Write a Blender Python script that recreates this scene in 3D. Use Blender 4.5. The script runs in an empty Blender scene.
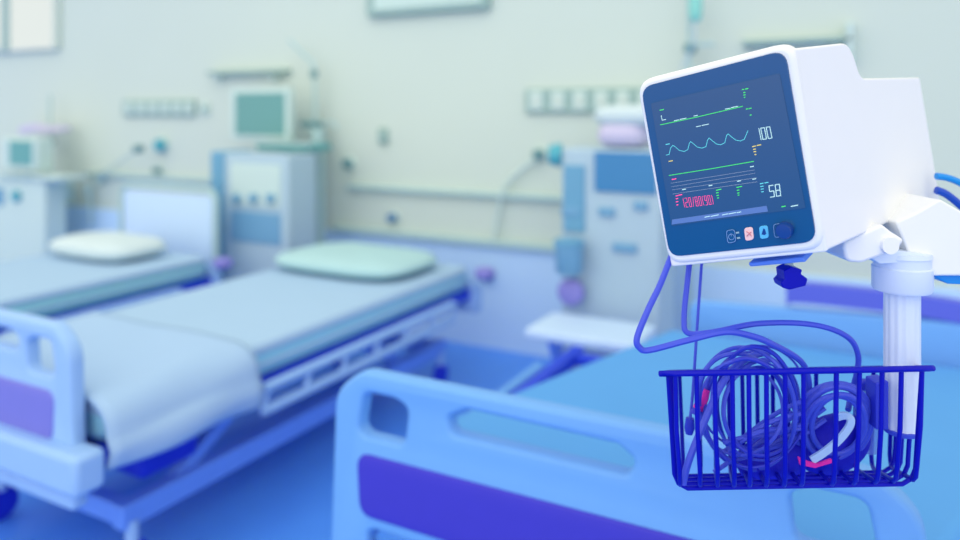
import bpy, bmesh, math, random
from mathutils import Vector, Matrix
random.seed(7)
sc = bpy.context.scene
COL = sc.collection
V = Vector
# ------------------------------------------------------------------ camera
FPX, CX, CY, H = 750.0, 480.0, 112.0, 1.55
TH = math.atan(400 / FPX)
RT = V((math.cos(TH), math.sin(TH), 0)); FW = V((-math.sin(TH), math.cos(TH), 0)); UP = V((0, 0, 1))
EYE = V((0, 0, H))
def ray(px, py): return FW + RT * ((px - CX) / FPX) - UP * ((py - CY) / FPX)
def cp(px, py, t): return EYE + ray(px, py) * t                    # point at depth t
def atz(px, py, z): r = ray(px, py); return EYE + r * ((z - H) / r.z)
def aty(px, py, y): r = ray(px, py); return EYE + r * (y / r.y)
def atx(px, py, x): r = ray(px, py); return EYE + r * (x / r.x)
def on(px, py, p, n): r = ray(px, py); return EYE + r * ((p - EYE).dot(n) / r.dot(n))
cam = bpy.data.cameras.new('camera'); co = bpy.data.objects.new('camera', cam); COL.objects.link(co)
co.location = EYE; co.rotation_euler = (math.pi / 2, 0, TH)
cam.sensor_width = 36; cam.lens = FPX / 960 * 36; cam.shift_y = -(270 - CY) / 960
cam.clip_start = .02
cam.dof.use_dof = True; cam.dof.focus_distance = 1.03; cam.dof.aperture_fstop = 1.5
sc.camera = co
sc.view_settings.view_transform = 'Standard'; sc.view_settings.look = 'None'
sc.view_settings.gamma = 1; sc.view_settings.exposure = -0.08

# ------------------------------------------------------------------ materials
def lin(c): c /= 255.0; return c / 12.92 if c <= .04045 else ((c + .055) / 1.055) ** 2.4
def mat(name, rgb, rough=.5, emit=0, metal=0, spec=.4, noise=0, scale=20, alpha=1, trans=0, bump=0):
    m = bpy.data.materials.new(name); m.use_nodes = True
    nt = m.node_tree; b = nt.nodes['Principled BSDF']
    c = (lin(rgb[0]), lin(rgb[1]), lin(rgb[2]), 1)
    b.inputs['Base Color'].default_value = c
    b.inputs['Roughness'].default_value = rough; b.inputs['Metallic'].default_value = metal
    b.inputs['Specular IOR Level'].default_value = spec
    b.inputs['Alpha'].default_value = alpha; b.inputs['Transmission Weight'].default_value = trans
    if emit:
        b.inputs['Base Color'].default_value = (.02, .02, .02, 1)
        b.inputs['Emission Color'].default_value = c; b.inputs['Emission Strength'].default_value = emit
    tc = nt.nodes.new('ShaderNodeTexCoord'); n = nt.nodes.new('ShaderNodeTexNoise')
    n.inputs['Scale'].default_value = scale; n.inputs['Detail'].default_value = 4
    nt.links.new(tc.outputs['Object'], n.inputs['Vector'])
    if noise and not emit:
        mx = nt.nodes.new('ShaderNodeMix'); mx.data_type = 'RGBA'
        mx.inputs[6].default_value = tuple(x * (1 - noise) for x in c[:3]) + (1,)
        mx.inputs[7].default_value = tuple(min(1, x * (1 + noise)) for x in c[:3]) + (1,)
        nt.links.new(n.outputs['Fac'], mx.inputs[0]); nt.links.new(mx.outputs[2], b.inputs['Base Color'])
    if bump:
        bp = nt.nodes.new('ShaderNodeBump'); bp.inputs['Strength'].default_value = bump; bp.inputs['Distance'].default_value = .01
        nt.links.new(n.outputs['Fac'], bp.inputs['Height']); nt.links.new(bp.outputs['Normal'], b.inputs['Normal'])
    return m
M = dict(
    wall=mat('wall_paint', (200, 214, 205), .8, noise=.02, scale=1.5),
    floor=mat('floor_vinyl', (80, 148, 255), .35, noise=.18, scale=2.5),
    white=mat('white_plastic', (238, 240, 242), .35, noise=.01),
    offwhite=mat('mount_enamel', (214, 228, 248), .35, noise=.01),
    bezel=mat('bezel_gloss_blue', (4, 80, 134), .2, spec=.65, noise=.02),
    screen=mat('screen_glass', (30, 80, 126), .25, spec=.8, noise=.02),
    bar=mat('screen_bar', (96, 130, 190), .3),
    key_pink=mat('key_pink', (250, 205, 205), .5), key_cyan=mat('key_cyan', (90, 190, 235), .5),
    key_line=mat('key_line', (130, 170, 225), .5), knob=mat('knob_blue', (10, 62, 140), .25, spec=.6),
    green=mat('trace_green', (70, 245, 120), emit=1.1), cyan=mat('trace_cyan', (95, 215, 235), emit=1.2),
    pale=mat('digit_pale', (190, 235, 245), emit=1.3), yellow=mat('trace_yellow', (240, 225, 130), emit=1.1),
    pink=mat('trace_pink', (250, 70, 150), emit=1.7), grey=mat('trace_grey', (160, 180, 215), emit=1.0),
    navy=mat('wire_navy', (3, 8, 178), .4, spec=.2, noise=.05),
    navydeep=mat('cuff_navy', (6, 8, 190), .7, noise=.2, scale=60, bump=.2),
    cable=mat('cable_blue', (64, 82, 212), .45, noise=.06), cable2=mat('cable_deep', (42, 56, 200), .45, noise=.06),
    strap=mat('strap_pale', (165, 200, 245), .6), magenta=mat('tag_magenta', (225, 40, 170), .5),
    clear=mat('clear_plastic', (120, 150, 240), .15, alpha=.45),
    sky=mat('cable_sky', (20, 140, 225), .35), royal=mat('cable_royal', (20, 75, 190), .35),
    bedframe=mat('bed_plastic', (108, 168, 234), .5, noise=.03), bedpale=mat('bed_plastic_pale', (150, 190, 238), .5, noise=.03),
    bedpanel=mat('panel_violet', (60, 54, 192), .55, noise=.04), bedpanel3=mat('panel_periwinkle', (88, 100, 214), .55), bedpanel2=mat('panel_lilac', (118, 120, 210), .55, noise=.04),
    metal=mat('frame_blue', (104, 152, 244), .45, noise=.05), metaldark=mat('frame_dark', (30, 66, 214), .5, noise=.1),
    sheet=mat('sheet_white', (162, 194, 222), .85, noise=.02, scale=6, bump=.15),
    sheet3=mat('sheet_cyan', (86, 158, 224), .85, noise=.04, scale=4, bump=.2),
    mattress=mat('mattress_aqua', (138, 200, 226), .6, noise=.03),
    mattress1=mat('mattress_teal', (140, 206, 214), .6, noise=.03),
    pillow=mat('pillow_white', (200, 218, 222), .85, noise=.02, bump=.1),
    pillowteal=mat('pillow_teal', (168, 206, 210), .85, noise=.03, bump=.1),
    blanket=mat('blanket_pale', (162, 194, 226), .85, noise=.02, scale=8, bump=.2),
    caster=mat('caster_blue', (18, 44, 208), .5), bumper=mat('bumper_violet', (132, 130, 206), .5), bumperd=mat('bumper_indigo', (70, 80, 190), .5),
    trim=mat('trim_sage', (150, 180, 174), .6, noise=.03), trimpale=mat('trim_pale', (196, 218, 214), .6),
    steel=mat('steel_sage', (172, 202, 202), .4, noise=.03), dark=mat('dark_teal', (104, 148, 152), .5),
    darkblue=mat('dark_blue', (92, 136, 174), .5),
    tealscreen=mat('teal_screen', (102, 158, 156), .4, noise=.02), tealdark=mat('teal_dark', (96, 164, 164), .5),
    teal=mat('teal_knob', (76, 168, 184), .5), lilac=mat('lilac_cloth', (200, 196, 222), .8, noise=.03),
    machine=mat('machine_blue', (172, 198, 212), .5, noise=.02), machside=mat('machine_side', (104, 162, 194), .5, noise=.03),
    machscreen=mat('machine_screen', (58, 130, 182), .3, noise=.03), can=mat('canister_blue', (112, 164, 198), .4, noise=.03),
    glasslit=mat('pane_and_fill_light', (226, 234, 230), emit=1.0), ivbag=mat('bag_teal', (132, 206, 196), .3, noise=.03),
    white2=mat('trolley_white', (196, 222, 248), .5, noise=.02),
)

# ------------------------------------------------------------------ object helpers
MW = {}
def _tag(o, label, cat, group, kind):
    if label: o['label'] = label
    if cat: o['category'] = cat
    if group: o['group'] = group
    if kind: o['kind'] = kind
def thing(name, label, cat, loc, group=None, rot=None):
    o = bpy.data.objects.new(name, None); COL.objects.link(o); o.empty_display_size = .05
    m = Matrix.Translation(V(loc)) @ (rot.to_4x4() if rot else Matrix.Identity(4))
    o.matrix_world = m; MW[o] = m; _tag(o, label, cat, group, None); return o
def build(name, bm, m, parent=None, label=None, cat=None, group=None, kind=None, smooth=True, bevel=0, subsurf=0, origin=None, seg=3):
    """bm holds world coordinates; links ONE mesh object"""
    bmesh.ops.recalc_face_normals(bm, faces=bm.faces)
    if origin is None:
        cs = [v.co for v in bm.verts]
        origin = V((sum(c.x for c in cs) / len(cs), sum(c.y for c in cs) / len(cs), min(c.z for c in cs) if parent is None else sum(c.z for c in cs) / len(cs)))
    mw = Matrix.Translation(origin)
    bmesh.ops.transform(bm, matrix=mw.inverted(), verts=bm.verts)
    me = bpy.data.meshes.new(name); bm.to_mesh(me); bm.free()
    me.materials.append(m)
    if smooth:
        me.polygons.foreach_set('use_smooth', [True] * len(me.polygons))
        try: me.set_sharp_from_angle(angle=math.radians(38))
        except Exception: pass
    o = bpy.data.objects.new(name, me); COL.objects.link(o); MW[o] = mw
    if parent:
        o.parent = parent; o.matrix_parent_inverse = Matrix.Identity(4); o.matrix_basis = MW[parent].inverted() @ mw
    else: o.matrix_world = mw
    if bevel:
        md = o.modifiers.new('bevel', 'BEVEL'); md.width = bevel; md.segments = seg; md.limit_method = 'ANGLE'; md.angle_limit = math.radians(35)
    if subsurf:
        md = o.modifiers.new('sub', 'SUBSURF'); md.levels = md.render_levels = subsurf
    _tag(o, label, cat, group, kind); return o
def BM(): return bmesh.new()
def hexa(bm, c):
    v = [bm.verts.new(p) for p in c]
    for f in ((0, 1, 2, 3), (4, 5, 6, 7), (0, 1, 5, 4), (1, 2, 6, 5), (2, 3, 7, 6), (3, 0, 4, 7)): bm.faces.new([v[i] for i in f])
    return bm
def box(bm, a, b):
    x0, y0, z0 = a; x1, y1, z1 = b
    return hexa(bm, [(x0, y0, z0), (x1, y0, z0), (x1, y1, z0), (x0, y1, z0), (x0, y0, z1), (x1, y0, z1), (x1, y1, z1), (x0, y1, z1)])
def pbox(bm, px0, py0, px1, py1, y, dy):                            # a box standing on plane y, its front outline read off the photograph
    a = aty(px0, (py0 + py1) / 2, y); b = aty(px1, (py0 + py1) / 2, y); m = (px0 + px1) / 2
    t = aty(m, py0, y); u = aty(m, py1, y)
    return box(bm, (a.x, y, u.z), (b.x, y + dy, t.z))
def bar(bm, p, q, w, h, up=UP):
    p, q = V(p), V(q); d = (q - p).normalized(); s = d.cross(up)
    if s.length < 1e-4: s = V((1, 0, 0))
    s.normalize(); u = s.cross(d)
    s = s * w / 2; u = u * h / 2
    return hexa(bm, [p - s - u, p + s - u, p + s + u, p - s + u, q - s - u, q + s - u, q + s + u, q - s + u])
def smoothpts(pts, n=6, closed=False):
    pts = [V(p) for p in pts]; L = len(pts); out = []
    for i in range(L if closed else L - 1):
        g = (lambda k: pts[k % L]) if closed else (lambda k: pts[max(0, min(L - 1, k))])
        a, b, c, d = g(i - 1), g(i), g(i + 1), g(i + 2)
        for k in range(n):
            t = k / n
            out.append(.5 * ((2 * b) + (c - a) * t + (2 * a - 5 * b + 4 * c - d) * t * t + (3 * b - 3 * c + d - a) * t ** 3))
    if not closed: out.append(pts[-1])
    return out
def tube(bm, pts, r, seg=8, closed=False, cap=True):
    pts = [V(p) for p in pts]; L = len(pts); rings = []
    ref = None
    for i, p in enumerate(pts):
        a = pts[(i - 1) % L] if (closed or i) else p; b = pts[(i + 1) % L] if (closed or i < L - 1) else p
        d = (b - a)
        d = d.normalized() if d.length > 1e-9 else V((0, 0, 1))
        if ref is None:
            ref = d.orthogonal().normalized()
        ref = (ref - d * ref.dot(d))
        ref = ref.normalized() if ref.length > 1e-6 else d.orthogonal().normalized()
        bn = d.cross(ref)
        rr = r[i] if isinstance(r, (list, tuple)) else r
        rings.append([bm.verts.new(p + (ref * math.cos(2 * math.pi * k / seg) + bn * math.sin(2 * math.pi * k / seg)) * rr) for k in range(seg)])
    for i in range(L if closed else L - 1):
        A, B = rings[i], rings[(i + 1) % L]
        for k in range(seg): bm.faces.new([A[k], A[(k + 1) % seg], B[(k + 1) % seg], B[k]])
    if cap and not closed:
        bm.faces.new(rings[0][::-1]); bm.faces.new(rings[-1])
    return bm
def lathe(bm, prof, p, axis=UP, seg=24):                            # prof: (radius, height) pairs along axis
    return tube(bm, [V(p) + V(axis).normalized() * h for r, h in prof], [max(r, 1e-4) for r, h in prof], seg) if all(prof[i][1] < prof[i + 1][1] for i in range(len(prof) - 1)) else None
def rrect(w, h, r, n=5):
    pts = []
    for cx, cy, a0 in ((w / 2 - r, h / 2 - r, 0), (-w / 2 + r, h / 2 - r, 90), (-w / 2 + r, -h / 2 + r, 180), (w / 2 - r, -h / 2 + r, 270)):
        for k in range(n + 1):
            a = math.radians(a0 + 90 * k / n); pts.append((cx + r * math.cos(a), cy + r * math.sin(a)))
    return pts
def slab(bm, loop, off):                                            # prism from a loop of points and an offset vector
    a = [bm.verts.new(p) for p in loop]; b = [bm.verts.new(V(p) + off) for p in loop]; n = len(a)
    bm.faces.new(a[::-1]); bm.faces.new(b)
    for i in range(n): bm.faces.new([a[i], a[(i + 1) % n], b[(i + 1) % n], b[i]])
    return bm
def plate(outer, holes, place, depth, bev=.01):                     # 2-D outline with holes -> rounded solid plate in world coordinates
    cu = bpy.data.curves.new('tmp', 'CURVE'); cu.dimensions = '2D'; cu.fill_mode = 'BOTH'
    cu.extrude = depth / 2 - bev; cu.bevel_depth = bev; cu.bevel_resolution = 2; cu.offset = -bev
    for lp in [outer] + holes:
        s = cu.splines.new('POLY'); s.points.add(len(lp) - 1); s.use_cyclic_u = True
        for p, q in zip(s.points, lp): p.co = (q[0], q[1], 0, 1)
    o = bpy.data.objects.new('tmp', cu); COL.objects.link(o)
    bpy.context.view_layer.update()
    me = bpy.data.meshes.new_from_object(o.evaluated_get(bpy.context.evaluated_depsgraph_get()))
    bm = BM(); bm.from_mesh(me)
    bpy.data.objects.remove(o); bpy.data.curves.remove(cu); bpy.data.meshes.remove(me)
    bmesh.ops.remove_doubles(bm, verts=bm.verts, dist=1e-5)
    for v in bm.verts: v.co = place(v.co.x, v.co.y, v.co.z)
    return bm
def fillet(poly, rads, n=6):                                        # 2-D polygon with rounded corners
    out = []; L = len(poly)
    for i in range(L):
        p = V(poly[i]).to_2d() if len(poly[i]) > 2 else V(poly[i]); a = V(poly[i - 1]); b = V(poly[(i + 1) % L]); r = rads[i] if isinstance(rads, list) else rads
        if r <= 0: out.append(tuple(p)); continue
        da = (a - p).normalized(); db = (b - p).normalized(); ang = da.angle(db); d = min(r / math.tan(ang / 2), .48 * (a - p).length, .48 * (b - p).length)
        s, e = p + da * d, p + db * d
        for k in range(n + 1):
            t = k / n; out.append(tuple(s * (1 - t) ** 2 + p * 2 * t * (1 - t) + e * t * t))
    return out

# ------------------------------------------------------------------ the setting
WY = 4.4
build('wall_back', box(BM(), (-9.5, WY, -.1), (3.2, WY + .15, 3.2)), M['wall'], kind='structure', smooth=False)
build('floor', box(BM(), (-9.5, -1.2, -.1), (3.2, WY, 0)), M['floor'], kind='structure', smooth=False)
def wbox(px0, py0, px1, py1, d): return pbox(BM(), px0, py0, px1, py1, WY - d, d)
w1 = build('window_1', wbox(-60, -70, 56, 53, .05), M['wall'], kind='structure', bevel=.008)
build('pane', pbox(BM(), 9, -60, 52, 49, WY - .058, .01), M['glasslit'], w1)
build('pane', pbox(BM(), -52, -60, 1, 49, WY - .058, .01), M['glasslit'], w1)
build('mullion', pbox(BM(), 1, -62, 9, 50, WY - .066, .02), M['trim'], w1)
w2 = build('window_2', wbox(366, -80, 487, 12, .06), M['trim'], kind='structure', bevel=.008)
build('pane', pbox(BM(), 374, -72, 480, 6, WY - .068, .01), mat('frosted_pane', (196, 220, 212), .6), w2)
build('blue_bounce_panel', box(BM(), (-9.5, WY - .02, 0), (3.2, WY, aty(480, 244, WY).z)), mat('wall_bounce_blue', (190, 222, 250), .7, noise=.02), kind='structure', smooth=False)  # added panel: blue bounce off the floor put into the lower wall's colour
# wall rails behind the beds
r1 = BM(); pbox(r1, 345, 193, 640, 198, WY - .05, .05)
build('trim_1', r1, M['steel'], kind='structure', bevel=.008)
r2 = BM(); pbox(r2, 84, 176, 216, 180, WY - .05, .05)
build('trim_2', r2, M['steel'], kind='structure', bevel=.008)
r3 = BM(); pbox(r3, 330, 240, 640, 247, WY - .06, .06)
build('trim_3', r3, M['steel'], kind='structure', bevel=.01)

def outlet_strip(px0, py0, px1, py1, n, label, sock):
    t = thing('outlet_strip', label, 'outlet panel', aty((px0 + px1) / 2, py1, WY), 'socket strips on the back wall')
    build('backplate', wbox(px0, py0, px1, py1, .03), M['trim'], t, bevel=.005)
    st = (px1 - px0) / n
    for i in range(n):
        s = build('socket', pbox(BM(), px0 + st * (i + .2), py0 + 3, px0 + st * (i + .8), py1 - 3, WY - .042, .014), sock, t, bevel=.003)
        build('socket_face', pbox(BM(), px0 + st * (i + .36), py0 + 6.5, px0 + st * (i + .64), py1 - 6.5, WY - .046, .006), M['wall'], s)
outlet_strip(122, 100, 194, 116, 6, 'pale sage six-socket strip high on the wall above the far-left bed', M['trimpale'])
outlet_strip(525, 88, 655, 113, 6, 'sage socket strip on the wall partly hidden behind the vital signs monitor', M['trimpale'])
t = thing('switch_plate', 'small pale switch plate just right of the left socket strip', 'switch', aty(203, 114, WY))
build('plate', wbox(199, 103, 208, 115, .02), M['trimpale'], t, bevel=.003); build('rocker', pbox(BM(), 201.5, 106, 205.5, 112, WY - .028, .01), M['trim'], t)

# shelves
def shelf(px0, px1, py, label, depth, h=5, upright=None):
    t = thing('shelf', label, 'shelf', aty((px0 + px1) / 2, py + h, WY), 'narrow shelves on the back wall')
    build('board', pbox(BM(), px0, py, px1, py + h, WY - depth, depth), M['trim'], t, bevel=.004)
    for k in (.15, .85):
        x = px0 + (px1 - px0) * k
        build('bracket', pbox(BM(), x - 1.5, py + h, x + 1.5, py + h + 7, WY - depth * .6, depth * .6), M['trimpale'], t)
    if upright: build('end_panel', pbox(BM(), *upright, WY - depth, depth), M['trimpale'], t, bevel=.004)
shelf(206, 284, 70, 'narrow sage wall shelf above the teal wall display', .08, 4)
shelf(742, 852, 38, 'sage wall shelf behind the top of the vital signs monitor', .08, 5, (846, 22, 853, 62))

# wall-mounted display with keyboard tray
def display(px, name, label, cat, scr, y, arm=True):
    t = thing(name, label, cat, aty((px[0] + px[2]) / 2, px[3], y))
    build('casing', pbox(BM(), *px, y, .06), M['trimpale'], t, bevel=.012)
    build('screen', pbox(BM(), *scr, y - .008, .02), M['tealscreen'], t, bevel=.003)
    if arm: build('bracket', bar(BM(), aty((px[0] + px[2]) / 2, (px[1] + px[3]) / 2, y + .05), aty((px[0] + px[2]) / 2, (px[1] + px[3]) / 2, WY), .1, .1), M['steel'], t)
    return t
display((230, 88, 289, 140), 'flat_display', 'square teal-screened display on the wall above the upright cabinet', 'display', (235, 93, 284, 135), 4.05)
t = thing('keyboard_tray', 'sage keyboard tray on a wall arm below the teal display', 'tray', aty(283, 154, 4.0))
build('tray', pbox(BM(), 256, 144, 309, 151, 3.92, .24), M['tealdark'], t, bevel=.01)
build('tray_lip', pbox(BM(), 254, 142, 311, 145, 3.90, .02), M['steel'], t, bevel=.004)
build('swing_arm', bar(BM(), aty(284, 149, 4.1), aty(284, 149, WY), .05, .04), M['steel'], t)

# slim gas / infusion pole with bent top, centre left
t = thing('infusion_pole', 'tall thin infusion pole with a bent top beside the keyboard tray', 'pole', V((aty(318, 128, 4.25).x, 4.25, 0)))
b = BM(); tube(b, smoothpts([aty(*p, 4.25) for p in ((289, 40), (296, 47), (306, 57), (313, 64), (314.5, 78), (315, 100), (315, 128))], 5), .012)
build('bent_rod', b, M['steel'], t)
q = aty(314, 74, 4.25); build('joint', lathe(BM(), [(.02, -.03), (.028, -.02), (.028, .02), (.02, .03)], q, seg=14), M['dark'], t)
q0 = aty(318, 128, 4.25); q1 = V((q0.x, q0.y, 0.05))
build('column', tube(BM(), [q1, q0], .05, 14), M['steel'], t)
build('base', lathe(BM(), [(.13, 0), (.13, .03), (.06, .05)], V((q0.x, q0.y, .0)), seg=24), M['steel'], t)
build('clamp', pbox(BM(), 300, 121, 317, 127, 4.2, .08), M['dark'], t, bevel=.006)
b = BM(); tube(b, smoothpts([aty(*p, 4.22) for p in ((322, 124), (330, 122), (336, 125), (336, 130))], 4), .009); build('hook', b, M['steel'], t)

# left infusion pole
t = thing('infusion_pole', 'thin pole with a lilac cover at the far left behind the bed', 'pole', V((aty(50, 180, 4.27).x, 4.27, 0)))
b = BM(); tube(b, smoothpts([aty(*p, 4.27) for p in ((50, 95), (50, 140), (51, 170), (54, 180), (60, 186))], 5), .012); build('rod', b, M['steel'], t)
q = aty(50, 142, 4.27); build('clamp', lathe(BM(), [(.03, -.03), (.045, -.02), (.045, .02), (.03, .03)], q, seg=14), M['dark'], t)
q0 = aty(50, 180, 4.27); build('column', tube(BM(), [V((q0.x, 4.27, .04)), q0], .028, 12), M['steel'], t)
build('base', lathe(BM(), [(.12, 0), (.12, .03), (.05, .05)], V((q0.x, 4.27, 0))), M['steel'], t)
build('control_box', pbox(BM(), 57, 182, 66, 202, 4.23, .08), M['steel'], t, bevel=.01)
b = BM()
lp = [aty(x, y, 4.21) for x, y in ((17, 131), (20, 126), (32, 123.5), (42, 126), (64, 126.5), (64, 131), (45, 133), (30, 132), (20, 134))]
build('lilac_cover', slab(b, lp, V((0, .07, 0))), M['lilac'], t, label='lilac cloth cover', bevel=.008)
# left small monitor on a shelf cart
t = thing('bedside_monitor', 'small bedside monitor with a dark teal screen at the far-left edge', 'monitor', V((aty(18, 230, 3.95).x, 3.95, 0)))
build('casing', pbox(BM(), 0, 138, 36, 170, 3.9, .16), M['trimpale'], t, bevel=.02)
build('screen', pbox(BM(), 9, 141, 31, 165, 3.89, .02), M['tealdark'], t, bevel=.004)
build('shelf', pbox(BM(), -6, 175, 58, 179, 3.86, .25), M['trimpale'], t, bevel=.008)
build('stand', box(BM(), (aty(-6, 200, 3.95).x, 3.9, .0), (aty(50, 200, 3.95).x, 4.1, aty(10, 176, 3.95).z)), M['trimpale'], t, bevel=.02)
for x in (3, 15, 27): build('key', pbox(BM(), x - 2.5, 174, x + 2.5, 178, 3.845, .02), M['steel'], t)
build('dial', lathe(BM(), [(.05, 0), (.05, .03), (.04, .04)], aty(18, 196, 3.9), V((0, -1, 0)), 16), M['teal'], t)
build('side_stripe', pbox(BM(), -6, 188, 2, 205, 3.885, .02), M['machside'], t)

# wall dots and gas outlets
def knob(name, px, py, r, m, label, cat, ry=1):
    c = aty(px, py, WY); b = BM(); tt = thing(name, label, cat, c)
    build('rosette', lathe(BM(), [(r * 1.25, 0), (r * 1.25, .015), (r * 1.0, .02)], c, V((0, -1, 0)), 20), M['trimpale'], tt)
    build('dial', lathe(b, [(r, .015), (r, .06), (r * .8, .075)], c, V((0, -1, 0)), 20), m, tt)
knob('gas_valve', 164, 145, .055, M['teal'], 'round teal valve on the wall below the left socket strip', 'valve')
knob('gas_outlet', 161, 170, .03, M['dark'], 'small dark wall outlet directly below the round teal valve', 'outlet')
knob('gas_outlet', 351, 163, .036, M['dark'], 'small dark wall outlet right of the infusion pole', 'outlet')
knob('gas_outlet', 395, 217, .032, M['darkblue'], 'small dark outlet between the two lower wall rails', 'outlet')
knob('gas_outlet', 541, 154, .036, M['dark'], 'small dark wall outlet left of the blue-screened machine', 'outlet')
knob('gas_outlet', 490, 273, .045, M['darkblue'], 'low dark blue outlet behind the middle bed head', 'outlet')
t = thing('hook', 'small grey hook on the wall right of the infusion pole', 'hook', aty(382, 143, WY))
build('plate', wbox(378, 128, 387, 144, .02), M['trim'], t, bevel=.004); build('peg', tube(BM(), smoothpts([aty(382, 140, WY), aty(382, 140, WY - .06), aty(382, 136, WY - .075)], 3), .01), M['steel'], t)
t = thing('reading_lamp', 'thin swing-arm lamp with a small dark head left of the teal valve', 'lamp', aty(98, 178, WY))
a = aty(98, 177, WY - .05); hd = aty(138, 149, WY - .2)
build('arm', tube(BM(), [a, hd], .009, 8), M['steel'], t); build('mount_plate', wbox(94, 172, 102, 182, .05), M['steel'], t, bevel=.006)
build('lamp_head', lathe(BM(), [(.02, -.05), (.035, -.03), (.035, .04), (.02, .05)], hd, V((1, 0, .1)), 14), M['dark'], t)
build('drop_rod', tube(BM(), smoothpts([aty(88, 189, WY - .08), aty(90, 205, WY - .08), aty(91, 225, WY - .08)], 3), .012), M['steel'], t)
build('rod_joint', lathe(BM(), [(.03, -.03), (.03, .03)], aty(88, 189, WY - .08)), M['steel'], t)
t = build('hanging_hose', tube(BM(), smoothpts([aty(*p, WY - .05) for p in ((541, 156), (528, 164), (512, 178), (502, 192), (498, 212), (494, 240))], 5), .011), M['trimpale'], None, 'pale hose hanging from the dark outlet down the wall', 'hose')

# upright cabinet (ventilator cart) behind the middle bed
t = thing('ventilator_cart', 'upright blue-sided ventilator cabinet standing behind the middle bed', 'medical machine', V((aty(260, 230, 3.75).x, 3.85, 0)))
c0 = aty(224, 200, 3.7); c1 = aty(288, 200, 3.7); top = aty(250, 154, 3.7).z
build('cabinet', box(BM(), (c0.x, 3.7, .12), (c1.x, 3.98, top)), M['machine'], t, bevel=.015)
cs = aty(211, 200, 3.7)
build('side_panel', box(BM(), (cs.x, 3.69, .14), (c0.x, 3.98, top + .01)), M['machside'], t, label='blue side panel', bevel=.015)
build('front_panel', pbox(BM(), 230, 164, 280, 206, 3.69, .02), M['trimpale'], t, bevel=.006)
build('drawer', pbox(BM(), 230, 212, 280, 243, 3.69, .02), M['can'], t, bevel=.006)
for x in (238, 255, 272): build('dial', lathe(BM(), [(.03, 0), (.03, .03), (.02, .035)], aty(x, 198, 3.69), V((0, -1, 0)), 14), M['machside'], t)
for x in (c0.x, c1.x - .06):
    for yy in (3.76, 3.92): build('caster', lathe(BM(), [(.055, 0), (.06, .015), (.055, .03)], V((x, yy, .062)), V((1, 0, 0)), 16), M['caster'], t)

# blue-screened machine at the right
t = thing('dialysis_machine', 'tall pale blue machine with a dark blue screen left of the vital signs monitor', 'medical machine', V((aty(610, 230, 3.8).x, 3.95, 0)))
a = aty(561, 200, 3.75); c = aty(660, 200, 3.75); tp = aty(610, 149, 3.75).z
build('cabinet', box(BM(), (a.x, 3.75, .1), (c.x, 4.05, tp)), M['machine'], t, bevel=.02)
build('screen', pbox(BM(), 594, 152, 656, 193, 3.735, .03), M['machscreen'], t, label='dark blue screen', bevel=.006)
build('side_knob', lathe(BM(), [(.06, 0), (.065, .02), (.05, .07)], aty(562, 155, 3.8), V((-1, -.3, 0)), 18), M['teal'], t)
build('column', pbox(BM(), 563, 165, 584, 232, 3.735, .03), M['machside'], t, bevel=.006)
for x, y, s in ((570, 212, 9), (606, 212, 8), (640, 206, 7), (624, 248, 12)):
    build('control_button', pbox(BM(), x - s, y - 4.5, x + s, y + 4.5, 3.73, .03), M['can'], t, bevel=.008)
for xx in (a.x + .05, c.x - .1):
    for yy in (3.82, 3.98): build('caster', lathe(BM(), [(.05, 0), (.055, .02), (.05, .04)], V((xx, yy, .056)), V((1, 0, 0)), 16), M['caster'], t)
def cushion(px0, py0, px1, py1, y, dy, m, name, parent=None, **k):
    a = aty(px0, py1, y); c = aty(px1, py0, y); b = BM()
    bmesh.ops.create_uvsphere(b, u_segments=24, v_segments=14, radius=1)
    cx, cz, sx, sz = (a.x + c.x) / 2, (a.z + c.z) / 2, abs(c.x - a.x) / 2, abs(c.z - a.z) / 2
    for v in b.verts:
        p = v.co; e = .55
        f = lambda s: math.copysign(abs(s) ** e, s)
        v.co = V((cx + f(p.x) * sx, y + dy / 2 + f(p.y) * dy / 2, cz + math.copysign(abs(p.z) ** .8, p.z) * sz))
    return build(name, b, m, parent, **k)
cushion(588, 104, 668, 128, 3.78, .34, M['pillow'], 'folded_pillow', None, label='white pillow bundle on top of the blue-screened machine', cat='pillow')
cushion(593, 122, 642, 148.2, 3.77, .32, M['lilac'], 'lilac_cushion', None, label='lilac cushion under the white pillow bundle on the machine', cat='cushion')
# suction canister + violet bumper on the wall below
t = thing('suction_canister', 'blue suction canister hanging on the front of the pale blue machine', 'canister', aty(569, 276, 3.64))
q = aty(569, 274, 3.64); hh = aty(569, 240, 3.64).z - q.z
build('jar', lathe(BM(), [(.055, 0), (.07, .02), (.075, hh * .85), (.06, hh * .9)], q, seg=22), M['can'], t)
build('lid', lathe(BM(), [(.08, hh * .86), (.08, hh), (.05, hh * 1.04)], q, seg=22), M['machside'], t)
build('hanger', bar(BM(), q + V((0, .05, hh * .8)), V((q.x, 3.75, q.z + hh * .8)), .05, .03), M['steel'], t)
t = thing('bumper_wheel', 'round violet bumper wheel on the machine front below the blue suction canister', 'bumper', aty(571, 292, 3.75))
q = aty(571, 292, 3.68)
build('wheel', lathe(BM(), [(.05, -.03), (.07, -.015), (.07, .015), (.05, .03)], q, V((0, 1, 0)), 22), M['bumper'], t)
build('axle', tube(BM(), [q, V((q.x, 3.75, q.z))], .02, 10), M['steel'], t)

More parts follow.
